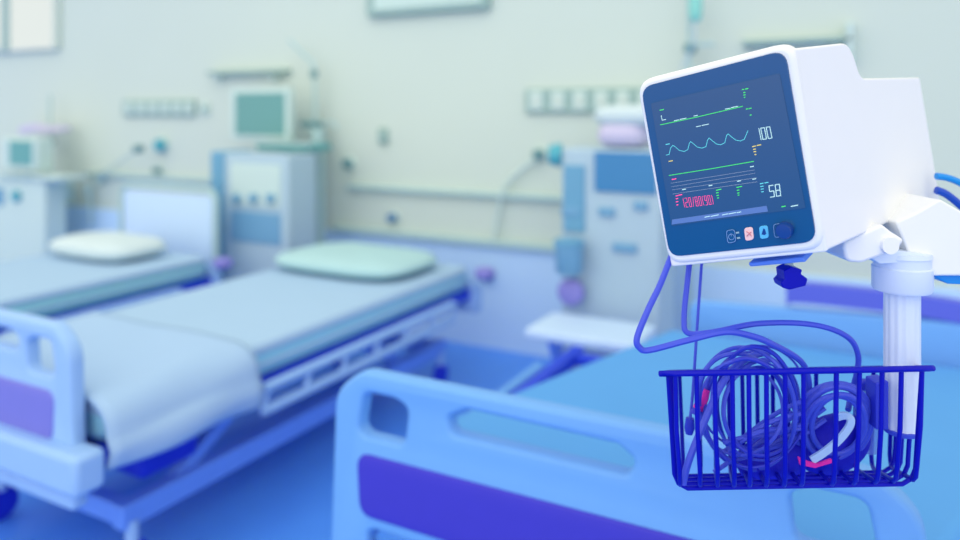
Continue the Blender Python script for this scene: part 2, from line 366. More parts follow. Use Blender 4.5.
# drip stand behind the monitor at the top right
t = thing('drip_stand', 'drip stand with a dark clamp behind the top left of the vital signs monitor', 'drip stand', V((aty(689, 40, 4.27).x, 4.27, 0)))
q = aty(689, -25, 4.27)
build('rod', tube(BM(), [V((q.x, 4.27, .03)), q], .012, 10), M['steel'], t)
build('base', lathe(BM(), [(.12, 0), (.12, .03), (.05, .05)], V((q.x, 4.27, 0))), M['steel'], t)
build('clamp', pbox(BM(), 683, 43, 694, 53, 4.23, .08), M['dark'], t, bevel=.01)
build('clamp_arm', pbox(BM(), 692, 42, 714, 46, 4.25, .03), M['steel'], t, bevel=.004)
b = BM(); tube(b, smoothpts([aty(*p, 4.27) for p in ((675, -10), (676, -18), (689, -24), (701, -20), (702, -12))], 4), .007); build('hook', b, M['steel'], t)
t = thing('drip_bag', 'teal drip bag hanging on the drip stand at the top right', 'drip bag', aty(694, 30, 4.22))
cushion(688, -12, 701, 22, 4.17, .06, M['ivbag'], 'pouch', t)
build('tube', tube(BM(), smoothpts([aty(*p, 4.18) for p in ((694, 21), (695, 35), (691, 48), (681, 70))], 4), .006), M['machine'], t)

# ------------------------------------------------------------------ beds
def bed(x0, x1, y0, y1, label, mm, ms, fm, pm, pm2, zt=.65, th=.13, slot=(.33, .72), shx=0, yh=None, hz=.6, fr_=.05):
    xc = (x0 + x1) / 2; w = x1 - x0
    t = thing('hospital_bed', label, 'bed', (xc, (y0 + y1) / 2, 0), 'hospital beds in the ward')
    ye = yh or y1 - .05
    def mbox(xa, ya, za, xb, yb, zb): return hexa(BM(), [(xa + (shx * (y - y0) / (ye - y0) if shx else 0), y, z) if k == 0 else (xb + ((shx + .05) * (y - y0) / (ye - y0) if shx else 0), y, z) for z, k, y in ((za, 0, ya), (za, 1, ya), (za, 1, yb), (za, 0, yb), (zb, 0, ya), (zb, 1, ya), (zb, 1, yb), (zb, 0, yb))])
    mt = build('mattress', mbox(x0, y0 + .06, zt - th, x1, ye, zt), mm, t, bevel=.045, seg=5)
    build('piping', mbox(x0 - .006, y0 + .08, zt - th * .62, x1 + .006, ye - .02, zt - th * .5), M['sheet'], mt, bevel=.004)
    build('sheet', mbox(x0 - .004, y0 + .055, zt - th * .32, x1 + .004, ye + .005, zt + .012), ms, t, bevel=.03, seg=5)
    if yh: y1 = yh + .06
    b = BM(); zf = zt - th - .06
    for x in (x0 + .03, x1 - .03): box(b, (x - .025, y0 + .02, zf), (x + .025, y1 - .02, zf + .06))
    for k in range(5):
        y = y0 + .1 + (y1 - y0 - .2) * k / 4; box(b, (x0 + .03, y - .03, zf + .01), (x1 - .03, y + .03, zf + .05))
    build('deck_frame', b, M['metaldark'], t, bevel=.006)
    for x in (x0 - .035, x1 + .035):                                 # lowered side rails
        b = BM(); ya, yb = y0 + .7, y1 - .3
        for z in (zf + .04, zf - .045): tube(b, [(x, ya, z), (x, yb, z)], .02, 8)
        n = 7
        for k in range(n):
            y = ya + (yb - ya) * k / (n - 1); tube(b, [(x, y, zf - .045), (x, y + .03, zf + .04)], .014, 8)
        build('side_rail', b, fm, t)
    b = BM()
    for x in (x0 + .12, x1 - .12): box(b, (x - .03, y0 + .2, .17), (x + .03, y1 - .15, .25))
    for y in (y0 + .24, y1 - .2): box(b, (x0 + .1, y - .03, .175), (x1 - .1, y + .03, .245))
    build('base_frame', b, M['metal'], t, bevel=.006)
    for x in (x0 + .15, x1 - .15):
        build('lift_arm', bar(BM(), (x, y0 + .4, .2), (x, y0 + .85, zf), .05, .05), M['metal'], t, bevel=.006)
        build('lift_arm', bar(BM(), (x, y1 - .5, .2), (x, y1 - .95, zf), .05, .05), M['metal'], t, bevel=.006)
    build('motor', box(BM(), (x1 - .34, y0 + .28, .30), (x1 - .1, y0 + .52, .43)), M['caster'], t, bevel=.02)
    for x in (x0 + .1, x1 - .1):
        for y in (y0 + .24, y1 - .2):
            lg = build('leg', tube(BM(), [(x, y, .09), (x, y, .19)], .022, 10), M['bedpale'], t)
            build('caster', lathe(BM(), [(.05, -.022), (.062, -.012), (.062, .012), (.05, .022)], V((x, y, .063)), V((1, 0, .0)), 18), M['caster'], lg)
    def board(name, y, h0, h1, xa, xb, fm):
        W = xb - xa
        out = fillet([(0, h0), (W, h0), (W - .02, h1 - .06), (W - .1, h1), (.1, h1), (.02, h1 - .06)], [.02, .02, .12, .08, .08, .12])
        c = h1 - .085
        hol = [fillet([(.09, c - .075), (.23, c - .075), (.24, c + .02), (.2, c + .035), (.11, c + .035)], .03),
               fillet([(W - .09, c - .075), (W - .11, c + .035), (W - .2, c + .035), (W - .24, c + .02), (W - .23, c - .075)], .03),
               fillet([(slot[0], c - .02), (slot[1] - .02, c - .02), (slot[1], c + .015), (slot[1] - .04, c + .04), (slot[0] + .04, c + .045), (slot[0] - .01, c + .02)], .02),
               fillet([(.12, h0 + .05), (W - .12, h0 + .05), (W - .12, h0 + .16), (.12, h0 + .16)], .03)]
        bd = build(name, plate(out, hol, lambda u, v, d: V((xa + u, y + d, v)), .05, .012), fm, t)
        pl = fillet([(.1, h0 + .19), (W - .1, h0 + .19), (W - .09, c - .115), (.09, c - .115)], .04)
        build('panel', plate(pl, [], lambda u, v, d: V((xa + u, y + d, v)), .062, .006), pm, bd, label='violet inset panel')
        return bd
    board('footboard', y0, .36, .905, x0 - .05, x1 + fr_, fm)
    if hz:
        hb = plate(fillet([(x0 - .05, .38), (x1 + .05, .38), (x1 + .05, hz - .06), (x1 - .05, hz), (x0 + .05, hz), (x0 - .05, hz - .06)], [.03, .03, .06, .1, .1, .06]), [], lambda u, v, d: V((u, y1 + d, v)), .05, .012)
        build('headboard', hb, pm2, t)
    for x, m in (((x0 - .09, M['bumperd']), (x1 + .09, M['bumper'])) if hz else ()):
        build('bumper_wheel', lathe(BM(), [(.045, -.03), (.06, -.015), (.06, .015), (.045, .03)], V((x, y1 - .02, .62)), UP, 20), m, t)
    return t
def pillow(c, sx, sy, sz, m, label, yaw=0):
    b = BM(); bmesh.ops.create_uvsphere(b, u_segments=32, v_segments=16, radius=1)
    R = Matrix.Rotation(yaw, 3, 'Z')
    for v in b.verts:
        p = v.co.copy(); f = lambda s, e: math.copysign(abs(s) ** e, s)
        v.co = R @ V((f(p.x, .5) * sx, f(p.y, .5) * sy, p.z * sz * (1 + .08 * math.sin(9 * p.x) * math.cos(7 * p.y)))) + V(c)
    return build('pillow', b, m, None, label, 'pillow', 'pillows on the beds')
b2 = bed(-3.05, -2.1, 1.42, 3.85, 'pale hospital bed in the middle with a blanket hanging over its near side', M['mattress'], M['sheet'], M['bedpale'], M['bedpanel2'], M['bedpale'], fr_=-.01)
build('foot_cover', box(BM(), (-2.66, 1.34, .44), (-2.02, 1.44, .56)), M['bedpale'], b2, bevel=.02)
b1 = bed(-4.62, -3.66, 1.35, 3.35, 'white hospital bed with a teal mattress edge at the far left', M['mattress1'], M['sheet'], M['bedpale'], M['bedpanel2'], M['bedpale'])
p0 = aty(122, 230, 3.5); p1 = aty(216, 230, 3.5); zt_ = aty(122, 184, 3.5).z; zt2 = aty(216, 190, 3.5).z
build('head_panel', box(BM(), (p0.x + .03, 3.49, .42), (p1.x - .03, 3.51, zt_ - .04)), M['white2'], b1, label='white head panel', bevel=.008)
b = BM(); tube(b, smoothpts([(p0.x, 3.5, .2), (p0.x, 3.5, zt_ - .12), (p0.x + .03, 3.5, zt_ - .03), (p0.x + .12, 3.5, zt_), (p1.x - .12, 3.5, zt_), (p1.x - .03, 3.5, zt_ - .03), (p1.x, 3.5, zt_ - .12), (p1.x, 3.5, .2)], 4), .02, 10)
tube(b, [(p0.x, 3.5, .25), (p0.x + .1, 3.35, .25)], .02); tube(b, [(p1.x, 3.5, .25), (p1.x - .1, 3.35, .25)], .02); build('head_tube', b, M['steel'], b1, label='grey head tube')
b3 = bed(-1.19, .04, 1.53, 3.75, 'blue hospital bed in front whose violet footboard faces the camera', M['mattress'], M['sheet3'], M['bedframe'], M['bedpanel'], M['bedframe'], zt=.66, slot=(.36, .80), shx=.44, yh=3.05, hz=0)
h0 = aty(690, 300, 3.14); h1 = aty(1010, 300, 3.14); z0 = aty(800, 312, 3.14).z
build('headboard', plate(fillet([(h0.x, .4), (h1.x, .4), (h1.x, z0 + .04), (h0.x, z0 + .0)], .05), [], lambda u, v, d: V((u, 3.14 + d, v)), .05, .012), M['bedframe'], b3)
L = smoothpts([aty(*p, 3.11) for p in ((786, 297), (796, 294), (850, 299), (910, 306), (960, 314), (1010, 325))], 4)
bb = BM(); Rg = [[bb.verts.new(p + V((0, dy, dz))) for dy, dz in ((0, -.035), (.06, -.035), (.06, .04), (0, .04))] for p in L]
for i in range(len(Rg) - 1):
    for k in range(4): bb.faces.new([Rg[i][k], Rg[i][(k + 1) % 4], Rg[i + 1][(k + 1) % 4], Rg[i + 1][k]])
bb.faces.new(Rg[0]); bb.faces.new(Rg[-1]); build('headboard_rail', bb, M['bedpanel3'], b3, label='violet head rail', bevel=.012)
pillow((-2.62, 3.42, .715), .44, .30, .055, M['pillowteal'], 'pale teal pillow at the head of the middle bed')
pillow((-4.2, 3.0, .725), .36, .22, .065, M['pillow'], 'white and teal pillow on the far-left bed')

# blanket over the foot half of the middle bed
b = BM(); prof = []
for k in range(12): prof.append((-2.98 + .83 * k / 11, .672))
for a in range(1, 7):
    q = math.radians(90 - 15 * a); prof.append((-2.15 + .105 * math.cos(q), .567 + .105 * math.sin(q)))
for k in range(1, 9): prof.append((-2.045 + .02 * math.sin(k / 8 * 3), .567 - .10 * k / 8))
rows = []
ny = 16
for j in range(ny + 1):
    f = j / ny; y = 1.455 + .615 * f; r = []
    for i, (x, z) in enumerate(prof):
        w = max(0, (i - 16) / 9)
        r.append(b.verts.new((x + .012 * w * math.sin(8 * f + i * .2), y, z + .004 * math.sin(7 * f + i * .9) + .02 * w * (1 - f) ** 2)))
    rows.append(r)
for j in range(ny):
    for i in range(len(prof) - 1): b.faces.new([rows[j][i], rows[j][i + 1], rows[j + 1][i + 1], rows[j + 1][i]])
bl = build('blanket', b, M['blanket'], None, 'pale blue blanket draped over the near side of the middle bed', 'blanket')
md = bl.modifiers.new('solid', 'SOLIDIFY'); md.thickness = .018; md.offset = 1

# over-bed trolley at the head of the front bed
t = thing('overbed_table', 'white overbed table standing between the middle and front beds', 'table', V((aty(595, 400, 3.55).x, 3.55, 0)))
a = aty(546, 330, 3.55); c = aty(652, 330, 3.55); zt = aty(596, 322, 3.55).z
build('tabletop', box(BM(), (a.x, 3.28, zt - .05), (c.x, 3.64, zt)), M['white2'], t, bevel=.015)
for x in (a.x + .06, c.x - .06):
    build('leg', bar(BM(), (x, 3.45, zt - .05), (x, 3.65, .07), .03, .03), M['metal'], t)
    build('leg', bar(BM(), (x, 3.65, zt - .05), (x, 3.45, .07), .03, .03), M['metal'], t)
    build('foot', box(BM(), (x - .025, 3.3, .0), (x + .025, 3.66, .08)), M['metal'], t, bevel=.01)

# ------------------------------------------------------------------ the vital signs monitor
Q = [V(ray(*p)) for p in ((640.6, 87.3), (785, 49.7), (817, 241.8), (669.5, 257.2))]
A = Matrix((Q[1], -Q[2], Q[3])).transposed(); dd = A.inverted() @ Q[0]
u = Q[1] * dd[0] - Q[0]; v = Q[3] * dd[2] - Q[0]
SC = .25 / v.length
P0 = EYE + Q[0] * SC; u = u * SC; v = v * SC
nf = u.cross(v).normalized()                                        # points away from the camera, into the body
if nf.dot(FW) < 0: nf = -nf
w = (FW * 750 + RT * 830 + UP * 35).normalized()                    # direction of the body's long sides
def fr(a, b, c=0): return P0 + u * a + v * b - nf * c               # point on the front plane
def front(px, py, c=0): return on(px, py, P0 - nf * c, nf)
mon = thing('patient_monitor', 'white vital signs monitor with a lit blue screen on the mounting arm', 'monitor', fr(.5, 1.05) + nf * .08)
P1 = front(793, 46)
sn = v.cross(w).normalized()
vh = v.normalized()
def side(px, py):                                                   # (depth along w, drop along v) on the body's near side
    p = on(px, py, P1, sn) - P1
    a, b = p.dot(w), p.dot(vh); k = w.dot(vh); d = 1 - k * k
    return ((a - b * k) / d, (b - a * k) / d)
pr = fillet([side(*p) for p in ((794, 48), (850, 42), (861, 78), (920, 77), (941, 204), (881, 226), (829, 250), (824, 254))], [0, .035, .022, .006, .014, 0, 0, 0])
pr[-1] = (.0, pr[-1][1])
pr = [(max(0, s), d) for s, d in pr]
pl_ = (front(636.5, 89) - P1); W0 = u.normalized() * -(pl_.dot(u.normalized()))
uh = u.normalized()
wid = (P1 - front(641, 90)).length
b = BM()
loop = [P1 + w * s + vh * d for s, d in pr]
slab(b, loop, -uh * wid)
for vv in b.verts:                                                  # the far side tapers in towards the back
    pass
build('housing', b, M['white'], mon, bevel=.014, seg=5)
def rquad(px, c, r, n=6):                                           # rounded quad from four outline corners, on the front plane
    P = [front(x, y, c) for x, y in px]; out = []
    for i in range(4):
        p, a, q = P[i], P[i - 1], P[(i + 1) % 4]; da = (a - p).normalized() * r; db = (q - p).normalized() * r
        for k in range(n + 1):
            t_ = k / n; out.append((p + da) * (1 - t_) ** 2 + p * 2 * t_ * (1 - t_) + (p + db) * t_ * t_)
    return out
BZ = ((640.6, 87.3), (785, 49.7), (817, 241.8), (669.5, 257.2))
RIM = ((635.5, 81.5), (793, 41), (826, 250), (668, 265.5))
build('front_rim', slab(BM(), rquad(RIM, .004, .026), nf * .03), M['white'], mon, bevel=.007, seg=4)
bz = build('bezel', slab(BM(), rquad(BZ, .006, .019), nf * .006), M['bezel'], mon, label='glossy blue front panel', bevel=.001)
SCR = ((651, 103.5), (779.5, 73.5), (805.5, 208), (671.5, 226))
scn = build('screen', slab(BM(), rquad(SCR, .0068, .002), nf * .003), M['screen'], mon, label='dark blue lit screen')
C0 = .0073
def ribbon(b, pts, wd, c=C0):
    P = [front(x, y, c) for x, y in pts]
    for i in range(len(P) - 1):
        d = (P[i + 1] - P[i]); d.normalize(); s = nf.cross(d) * wd / 2; e = d * wd * .3
        f = [b.verts.new(p) for p in (P[i] - s - e, P[i + 1] - s + e, P[i + 1] + s + e, P[i] + s - e)]
        b.faces.new(f)
    return b
def graphic(name, segs, wd, m, par=scn, label=None):
    b = BM()
    for sgs in segs: ribbon(b, sgs, wd)
    return build(name, b, m, par, label=label, smooth=False)
def T5(x, y): return (640 + x / 5.333, 60 + y / 5.333)              # readings taken from enlarged views
def T4(x, y): return (640 + x / 4.911, 150 + y / 4.911)
graphic('trace', [[T5(108, 346), T5(300, 305), T5(548, 247)]], .0009, M['green'], label='upper green trace')
graphic('trace', [[T4(143, 125), T4(350, 92), T4(558, 56)]], .0009, M['green'], label='lower green trace')
wv = []
WX = [(140, 507), (155, 504), (163, 470), (175, 455), (188, 463), (210, 482), (235, 488), (255, 478), (263, 445), (270, 435), (285, 447), (305, 464), (330, 470), (352, 462), (360, 428), (368, 416), (385, 430), (408, 448), (430, 452), (452, 442), (462, 402), (470, 394), (488, 410), (510, 427), (535, 432), (555, 424), (566, 400), (575, 378)]
graphic('trace', [[T5(*p) for p in WX]], .0008, M['cyan'], label='cyan wave')
graphic('grid_lines', [[T4(x0, y0), T4(x1, y1)] for x0, y0, x1, y1 in ((152, 163, 562, 98), (155, 181, 566, 114), (158, 196, 572, 136), (162, 216, 576, 156))], .0004, M['grey'])
# numerals drawn as seven-segment strokes: x,y = top-left, sx/sy = slant per unit
SEG = dict(a=((0, 0), (1, 0)), b=((1, 0), (1, .5)), c=((1, .5), (1, 1)), d=((0, 1), (1, 1)), e=((0, .5), (0, 1)), f=((0, 0), (0, .5)), g=((0, .5), (1, .5)))
DIG = {'0': 'abcdef', '1': 'bc', '2': 'abged', '5': 'afgcd', '8': 'abcdefg', '9': 'abcfgd', '6': 'afgedc'}
def numerals(name, text, tl, tr, bl, wd, m, label, gap=.32):
    tl, tr, bl = V(tl), V(tr), V(bl); ex, ey = tr - tl, bl - tl
    ws = [.3 if c in '1()' else (.7 if c == '/' else 1) for c in text]; tot = sum(ws) + gap * (len(text) - 1)
    b = BM(); x = 0
    P = lambda a, c: tuple(tl + ex * (a / tot) + ey * c)
    for ch, cw in zip(text, ws):
        if ch == '/': ribbon(b, [P(x, 1), P(x + cw, 0)], wd)
        elif ch == '(': ribbon(b, [P(x + cw, 0), P(x, .15), P(x, .85), P(x + cw, 1)], wd)
        elif ch == ')': ribbon(b, [P(x, 0), P(x + cw, .15), P(x + cw, .85), P(x, 1)], wd)
        else:
            for sg in DIG[ch]: (a0, c0), (a1, c1) = SEG[sg]; ribbon(b, [P(x + cw * a0, c0), P(x + cw * a1, c1)], wd)
        x += cw + gap
    return build(name, b, m, scn, label=label, smooth=False)
numerals('reading', '100', T5(628, 366), T5(692, 356), T5(640, 426), .0009, M['pale'], 'pale numerals 100', .5)
numerals('reading', '58', T4(633, 176), T4(684, 168), T4(640, 232), .0010, M['pale'], 'pale numerals 58', .5)
numerals('reading', '120/80(90)', T4(208, 238), T4(352, 222), T4(217, 282), .00055, M['pink'], 'pink numerals 120/80(90)', .85)
def ticks(L, F, m, wd=.0012, name='small_text', label=None):
    return graphic(name, [[F(x, y), F(x + l, y - l * .2)] for x, y, l in L], wd, m, label=label)
ticks([(545, 158, 9), (562, 155, 14), (552, 174, 8), (553, 187, 8), (556, 199, 4), (566, 262, 10), (582, 259, 12), (587, 294, 6), (106, 268, 20)], T5, M['green'], label='green small print')
ticks([(182, 324, 24), (212, 317, 34), (287, 299, 20), (455, 262, 26), (486, 254, 36), (300, 356, 24), (330, 349, 36), (118, 321, 20)], T5, M['pale'], .0009, label='pale small print')
graphic('small_text', [[T5(113, 296), T5(118, 321)]], .0008, M['pale'])
ticks([(600, 462, 16), (624, 456, 20), (604, 477, 12), (607, 490, 11), (612, 505, 7)], T5, M['yellow'], label='yellow small print')
ticks([(142, 56, 18)], T4, M['yellow'])
ticks([(138, 451, 20)], T5, M['cyan']); ticks([(590, 166, 15), (613, 162, 16), (592, 180, 13), (594, 193, 12), (596, 206, 10)], T4, M['cyan'], label='cyan small print')
ticks([(157, 145, 20), (176, 226, 10), (190, 222, 16), (177, 240, 9), (178, 255, 9), (180, 270, 7)], T4, M['pink'], label='pink small print')
ticks([(374, 198, 10), (386, 195, 12), (375, 211, 10), (377, 224, 9), (380, 236, 7), (475, 184, 10), (488, 181, 12), (477, 198, 9), (479, 212, 8), (481, 222, 6), (696, 279, 18)], T4, M['green'])
ticks([(208, 195, 16), (338, 176, 16), (478, 154, 16), (553, 144, 16), (542, 83, 16), (742, 277, 14), (759, 274, 16)], T4, M['pale'], .0011)
br = build('soft_key_bar', slab(BM(), [front(*T4(*p), .0071) for p in ((158, 342), (622, 274), (628, 302), (156, 366))], nf * .001), M['bar'], scn)
ticks([(318, 330, 24), (348, 326, 38), (404, 319, 28), (436, 314, 34), (476, 308, 20)], T4, M['pale'], .0009)
# front keys and the dial
def rkey(px, m, name, label=None): return build(name, slab(BM(), rquad([T4(*p) for p in px], .0076, .004), nf * .003), m, mon, label=label, bevel=.0006)
rkey(((510, 384), (552, 378), (559, 440), (517, 448)), M['key_pink'], 'key', 'pale pink key')
rkey(((583, 376), (626, 370), (633, 432), (590, 439)), M['key_cyan'], 'key', 'cyan key')
def outline_key(px, label):
    k = rkey(px, M['bezel'], 'key', label)
    P = rquad([T4(*p) for p in px], .0081, .004); b = BM(); tube(b, P, .0004, 5, closed=True); build('key_outline', b, M['key_line'], k)
    return k
k1 = outline_key(((424, 396), (464, 390), (471, 450), (431, 458)), 'outlined power key')
b = BM(); c = front(*T4(449, 427), .0079); ub = uh; vb = vh
tube(b, [c + ub * (.004 * math.cos(a * .524)) + vb * (.004 * math.sin(a * .524)) for a in range(12)], .0004, 5, closed=True)
tube(b, [c - vb * .005, c - vb * .001], .0004, 5); build('power_symbol', b, M['key_line'], k1)
k2 = outline_key(((655, 366), (694, 360), (700, 424), (662, 431)), 'outlined key beside the dial')
b = BM()
for i in range(3): tube(b, [front(*T4(670 + i * 3, 380 + i * 14), .0082), front(*T4(686 + i * 2, 378 + i * 14), .0082)], .0004, 5)
build('list_symbol', b, M['key_line'], k2)
kp = [k for k in mon.children if k.get('label') == 'pale pink key'][0]; kc = [k for k in mon.children if k.get('label') == 'cyan key'][0]
b = BM(); tube(b, [front(*T4(522, 400), .0081), front(*T4(536, 408), .0081), front(*T4(548, 424), .0081)], .0006, 5); tube(b, [front(*T4(524, 424), .0081), front(*T4(546, 402), .0081)], .0006, 5)
build('key_symbol', b, mat('symbol_rose', (214, 130, 140), .5), kp)
b = BM(); slab(b, [front(*T4(*p), .0081) for p in ((597, 414), (606, 386), (612, 388), (620, 412), (610, 418))], nf * .0008)
build('bell_symbol', b, M['knob'], kc)
graphic('indicator_lights', [[T4(473, 407), T4(484, 405)], [T4(478, 433), T4(489, 431)]], .0022, mat('led_pale', (160, 200, 235), emit=.8), mon)
kc_ = front(*T4(716, 389), .006)
lath = [(.0105, 0), (.0105, .010), (.0092, .0125), (.0001, .0128)]
build('dial', lathe(BM(), lath, kc_, -nf, 32), M['knob'], mon, label='round blue turning dial')

# ------------------------------------------------------------------ mounting arm
D0 = (front(815, 255) - EYE).dot(FW)
POLE = cp(902, 300, D0 + .13); PX, PY = POLE.x, POLE.y; TP = (POLE - EYE).dot(FW); S = TP / FPX
arm = thing('mounting_arm', 'white jointed arm and fluted pole carrying the vital signs monitor', 'mount', V((PX, PY, cp(902, 430, TP).z)))
def zz(py): return cp(902, py, TP).z
build('collar', lathe(BM(), [(26 * S, 0), (27.5 * S, .004), (27.5 * S, .034), (26 * S, .036), (26 * S, zz(256) - zz(290))], V((PX, PY, zz(290))), seg=36), M['offwhite'], arm)
build('collar_cap', lathe(BM(), [(27 * S, 0), (26 * S, .006), (15 * S, .008)], V((PX, PY, zz(256))), seg=36), M['offwhite'], arm)
b = BM(); n = 72; L = []
for k in range(n):
    a = 2 * math.pi * k / n; r = 16 * S * (1 + .035 * math.cos(a * 14)); L.append(V((PX + r * math.cos(a), PY + r * math.sin(a), zz(430))))
slab(b, L, V((0, 0, zz(288) - zz(430)))); build('fluted_pole', b, M['offwhite'], arm)
build('end_cap', lathe(BM(), [(16.5 * S, 0), (17.5 * S, .002), (17.5 * S, .006), (16.5 * S, .007)], V((PX, PY, zz(432))), seg=30), M['cable'], arm)
# tilting head under the monitor
def ap(px, py, dt=0): return cp(px, py, TP + dt)
b = BM(); lp = fillet([(843, 243), (882, 224), (892, 232), (905, 240), (898, 250), (862, 263), (846, 262)], [9, 6, 4, 4, 6, 9, 9])
slab(b, [ap(x, y, -.055) for x, y in lp], FW * .10); build('tilt_bracket', b, M['white'], arm, bevel=.006)
build('tilt_pivot', lathe(BM(), [(8 * S, 0), (8.3 * S, .002), (8.3 * S, .11), (8 * S, .112)], ap(891, 246, -.062), FW, 24), M['white'], arm)
b = BM(); slab(b, [ap(x, y, -.03) for x, y in fillet([(868, 256), (892, 250), (925, 254), (925, 262), (880, 264)], 3)], FW * .06); build('tilt_plate', b, M['offwhite'], arm, bevel=.003)
# support arm going off to the right, with the wheeled stand that carries it
b = BM(); slab(b, [ap(x, y, -.02) for x, y in fillet([(896, 222), (918, 212), (940, 199), (985, 225), (1010, 255), (1010, 276), (925, 276), (910, 256)], [3, 3, 6, 5, 5, 3, 3, 3])], FW * .09); build('support_arm', b, M['white'], arm, bevel=.022, seg=5)
b = BM(); slab(b, [ap(x, y, -.01) for x, y in fillet([(930, 274), (1010, 274), (1010, 286), (948, 284)], 3)], FW * .06); build('arm_underside', b, M['sky'], arm, label='bright blue underside', bevel=.004)
pst = ap(1018, 260, .03)
build('stand_post', tube(BM(), [V((pst.x, pst.y, .1)), V((pst.x, pst.y, ap(1000, 200).z))], .024, 16), M['offwhite'], arm)
b = BM()
for k in range(5):
    a = 2 * math.pi * k / 5 + .3; bar(b, (pst.x, pst.y, .1), (pst.x + .27 * math.cos(a), pst.y + .27 * math.sin(a), .08), .045, .03)
build('stand_base', b, M['offwhite'], arm, bevel=.005)
for k in range(5):
    a = 2 * math.pi * k / 5 + .3
    build('caster', lathe(BM(), [(.026, -.012), (.032, -.006), (.032, .006), (.026, .012)], (pst.x + .27 * math.cos(a), pst.y + .27 * math.sin(a), .0325), (-math.sin(a), math.cos(a), 0), 16), M['caster'], arm)
# quick-release plate and thumbscrew under the monitor
ctr = front(775, 262) + nf * .05
b = BM(); slab(b, [on(x, y, ctr, nf) for x, y in ((748, 263), (803, 257), (806, 262), (750, 267))], nf * .09); build('mount_plate', b, M['metal'], arm, bevel=.002)
S2 = (ctr - EYE).dot(FW) / FPX
def mp(px, py, d=0): return cp(px, py, (ctr - EYE).dot(FW) + d)
build('screw_shaft', lathe(BM(), [(4.5 * S2, 0), (4 * S2, 3 * S2), (5 * S2, 5 * S2), (4 * S2, 11 * S2)], mp(789, 273, .03), UP, 16), M['steel'], arm)
lp = fillet([(784, 271), (792, 267), (803, 270), (801, 274), (808, 279), (806, 286), (790, 290), (783, 288), (781, 283), (785, 279)], 2)
b = BM(); slab(b, [mp(x, y, .01) for x, y in lp], FW * .03); build('thumbscrew', b, M['navy'], arm, label='navy thumbscrew', bevel=.002)

# ------------------------------------------------------------------ wire basket
TB = 1.10
BC = cp(797, 371, TB - .085) + (FW + RT * .30 - UP * .338).normalized() * .085
BX = (RT + UP * .02).normalized(); BY = (FW + RT * .30 - UP * .338).normalized(); BZv = UP
SB = (TB - .08) / FPX
def bk(x, y, z): return BC + BX * x + BY * y + BZv * z
hw, hd, hh = 128 * SB, .085, 113 * SB
def rimy(x): return -hd - .03 * (1 - min(1, (x / hw) ** 2))          # bowed front
bsk = thing('wire_basket', 'navy wire basket full of leads hanging on the pole under the monitor', 'basket', bk(0, 0, -hh))
rl = []
for k in range(25):
    x = -hw + 2 * hw * k / 24; rl.append((x * 1.03, rimy(x)))
rl += [(hw * 1.03, 0), (hw * 1.03, hd * .7), (hw * .95, hd), (-hw * .95, hd), (-hw * 1.03, hd * .7), (-hw * 1.03, 0)]
b = BM(); tube(b, [bk(x, y, 0) for x, y in rl], .0042, 10, closed=True)
tube(b, [bk(-hw * 1.0, -hd, 0), bk(-hw * 1.07, -hd * .9, 0)], .0042, 8); tube(b, [bk(hw * 1.0, -hd, 0), bk(hw * 1.07, -hd * .9, .0)], .0042, 8)
build('rim', b, M['navy'], bsk)
r_ = .0032
for px in (676, 697, 715, 732, 748, 765, 783, 801, 833, 856, 879, 899, 921):
    x = (px - 797) * SB; xb = x * .965; yf = rimy(x); rr = .02
    P = [(x, yf, 0), (x * .99, yf * .985, -hh * .5), (xb, yf * .95, -hh + rr), (xb, yf * .95 + rr * .3, -hh + rr * .3), (xb, yf * .95 + rr, -hh), (xb, 0, -hh), (xb, hd * .95 - rr, -hh), (xb, hd * .95 - rr * .3, -hh + rr * .3), (xb, hd * .95, -hh + rr), (x, hd, 0)]
    build('upright_wire', tube(BM(), [bk(*p) for p in P], r_, 8), M['navy'], bsk)
for y in (-.06, -.015, .03, .07):
    yy = y; xa = hw * 1.01; xb = hw * .96; rr = .018
    P = [(-xa, yy, 0), (-xb, yy * .97, -hh + rr - .004), (-xb + rr * .3, yy * .97, -hh + rr * .3 - .004), (-xb + rr, yy * .97, -hh - .006), (xb - rr, yy * .97, -hh - .006), (xb - rr * .3, yy * .97, -hh + rr * .3 - .004), (xb, yy * .97, -hh + rr - .004), (xa, yy, 0)]
    build('cross_wire', tube(BM(), [bk(*p) for p in P], r_, 8), M['navy'], bsk)
b = BM(); slab(b, [ap(x, y, -.03) for x, y in fillet([(876, 383), (889, 381), (889, 430), (876, 430)], 2)], FW * .03); build('pole_bracket', b, M['cable2'], bsk, bevel=.003)

# ------------------------------------------------------------------ leads and cuff in the basket
def lead(name, pts, r, m, label, cat='cable', group=None, n=6, seg=8):
    return build(name, tube(BM(), smoothpts([cp(x, y, TB + d) for x, y, d in pts], n), r, seg), m, None, label, cat, group)
lead('monitor_lead', [(671, 257, -.0), (660, 285, -.03), (648, 310, -.05), (637, 338, -.06), (640, 348, -.06), (650, 350, -.06), (689, 340, -.07), (726, 332, -.07), (755, 337, -.06), (776, 346, -.05), (797, 358, -.03), (806, 370, -.01), (809, 392, .01), (802, 412, .02)], .0045, M['cable'], 'blue lead looping out left from the monitor and over the basket rim')
lead('monitor_lead', [(690, 258, .02), (687, 285, .01), (684, 318, .0), (688, 333, -.01), (713, 332, -.02), (754, 324, -.02), (796, 323, -.02), (828, 328, -.02), (850, 339, -.01), (858, 355, .0), (857, 372, .01), (852, 392, .02), (848, 410, .0)], .0042, M['cable'], 'blue lead arching widest over the basket towards the pole')
t = lead('thin_lead', [(702, 258, .03), (699, 300, .03), (696, 343, .02), (693, 389, .01), (690, 420, .0)], .0022, M['cable'], 'thin straight lead dropping from the monitor into the left of the basket')
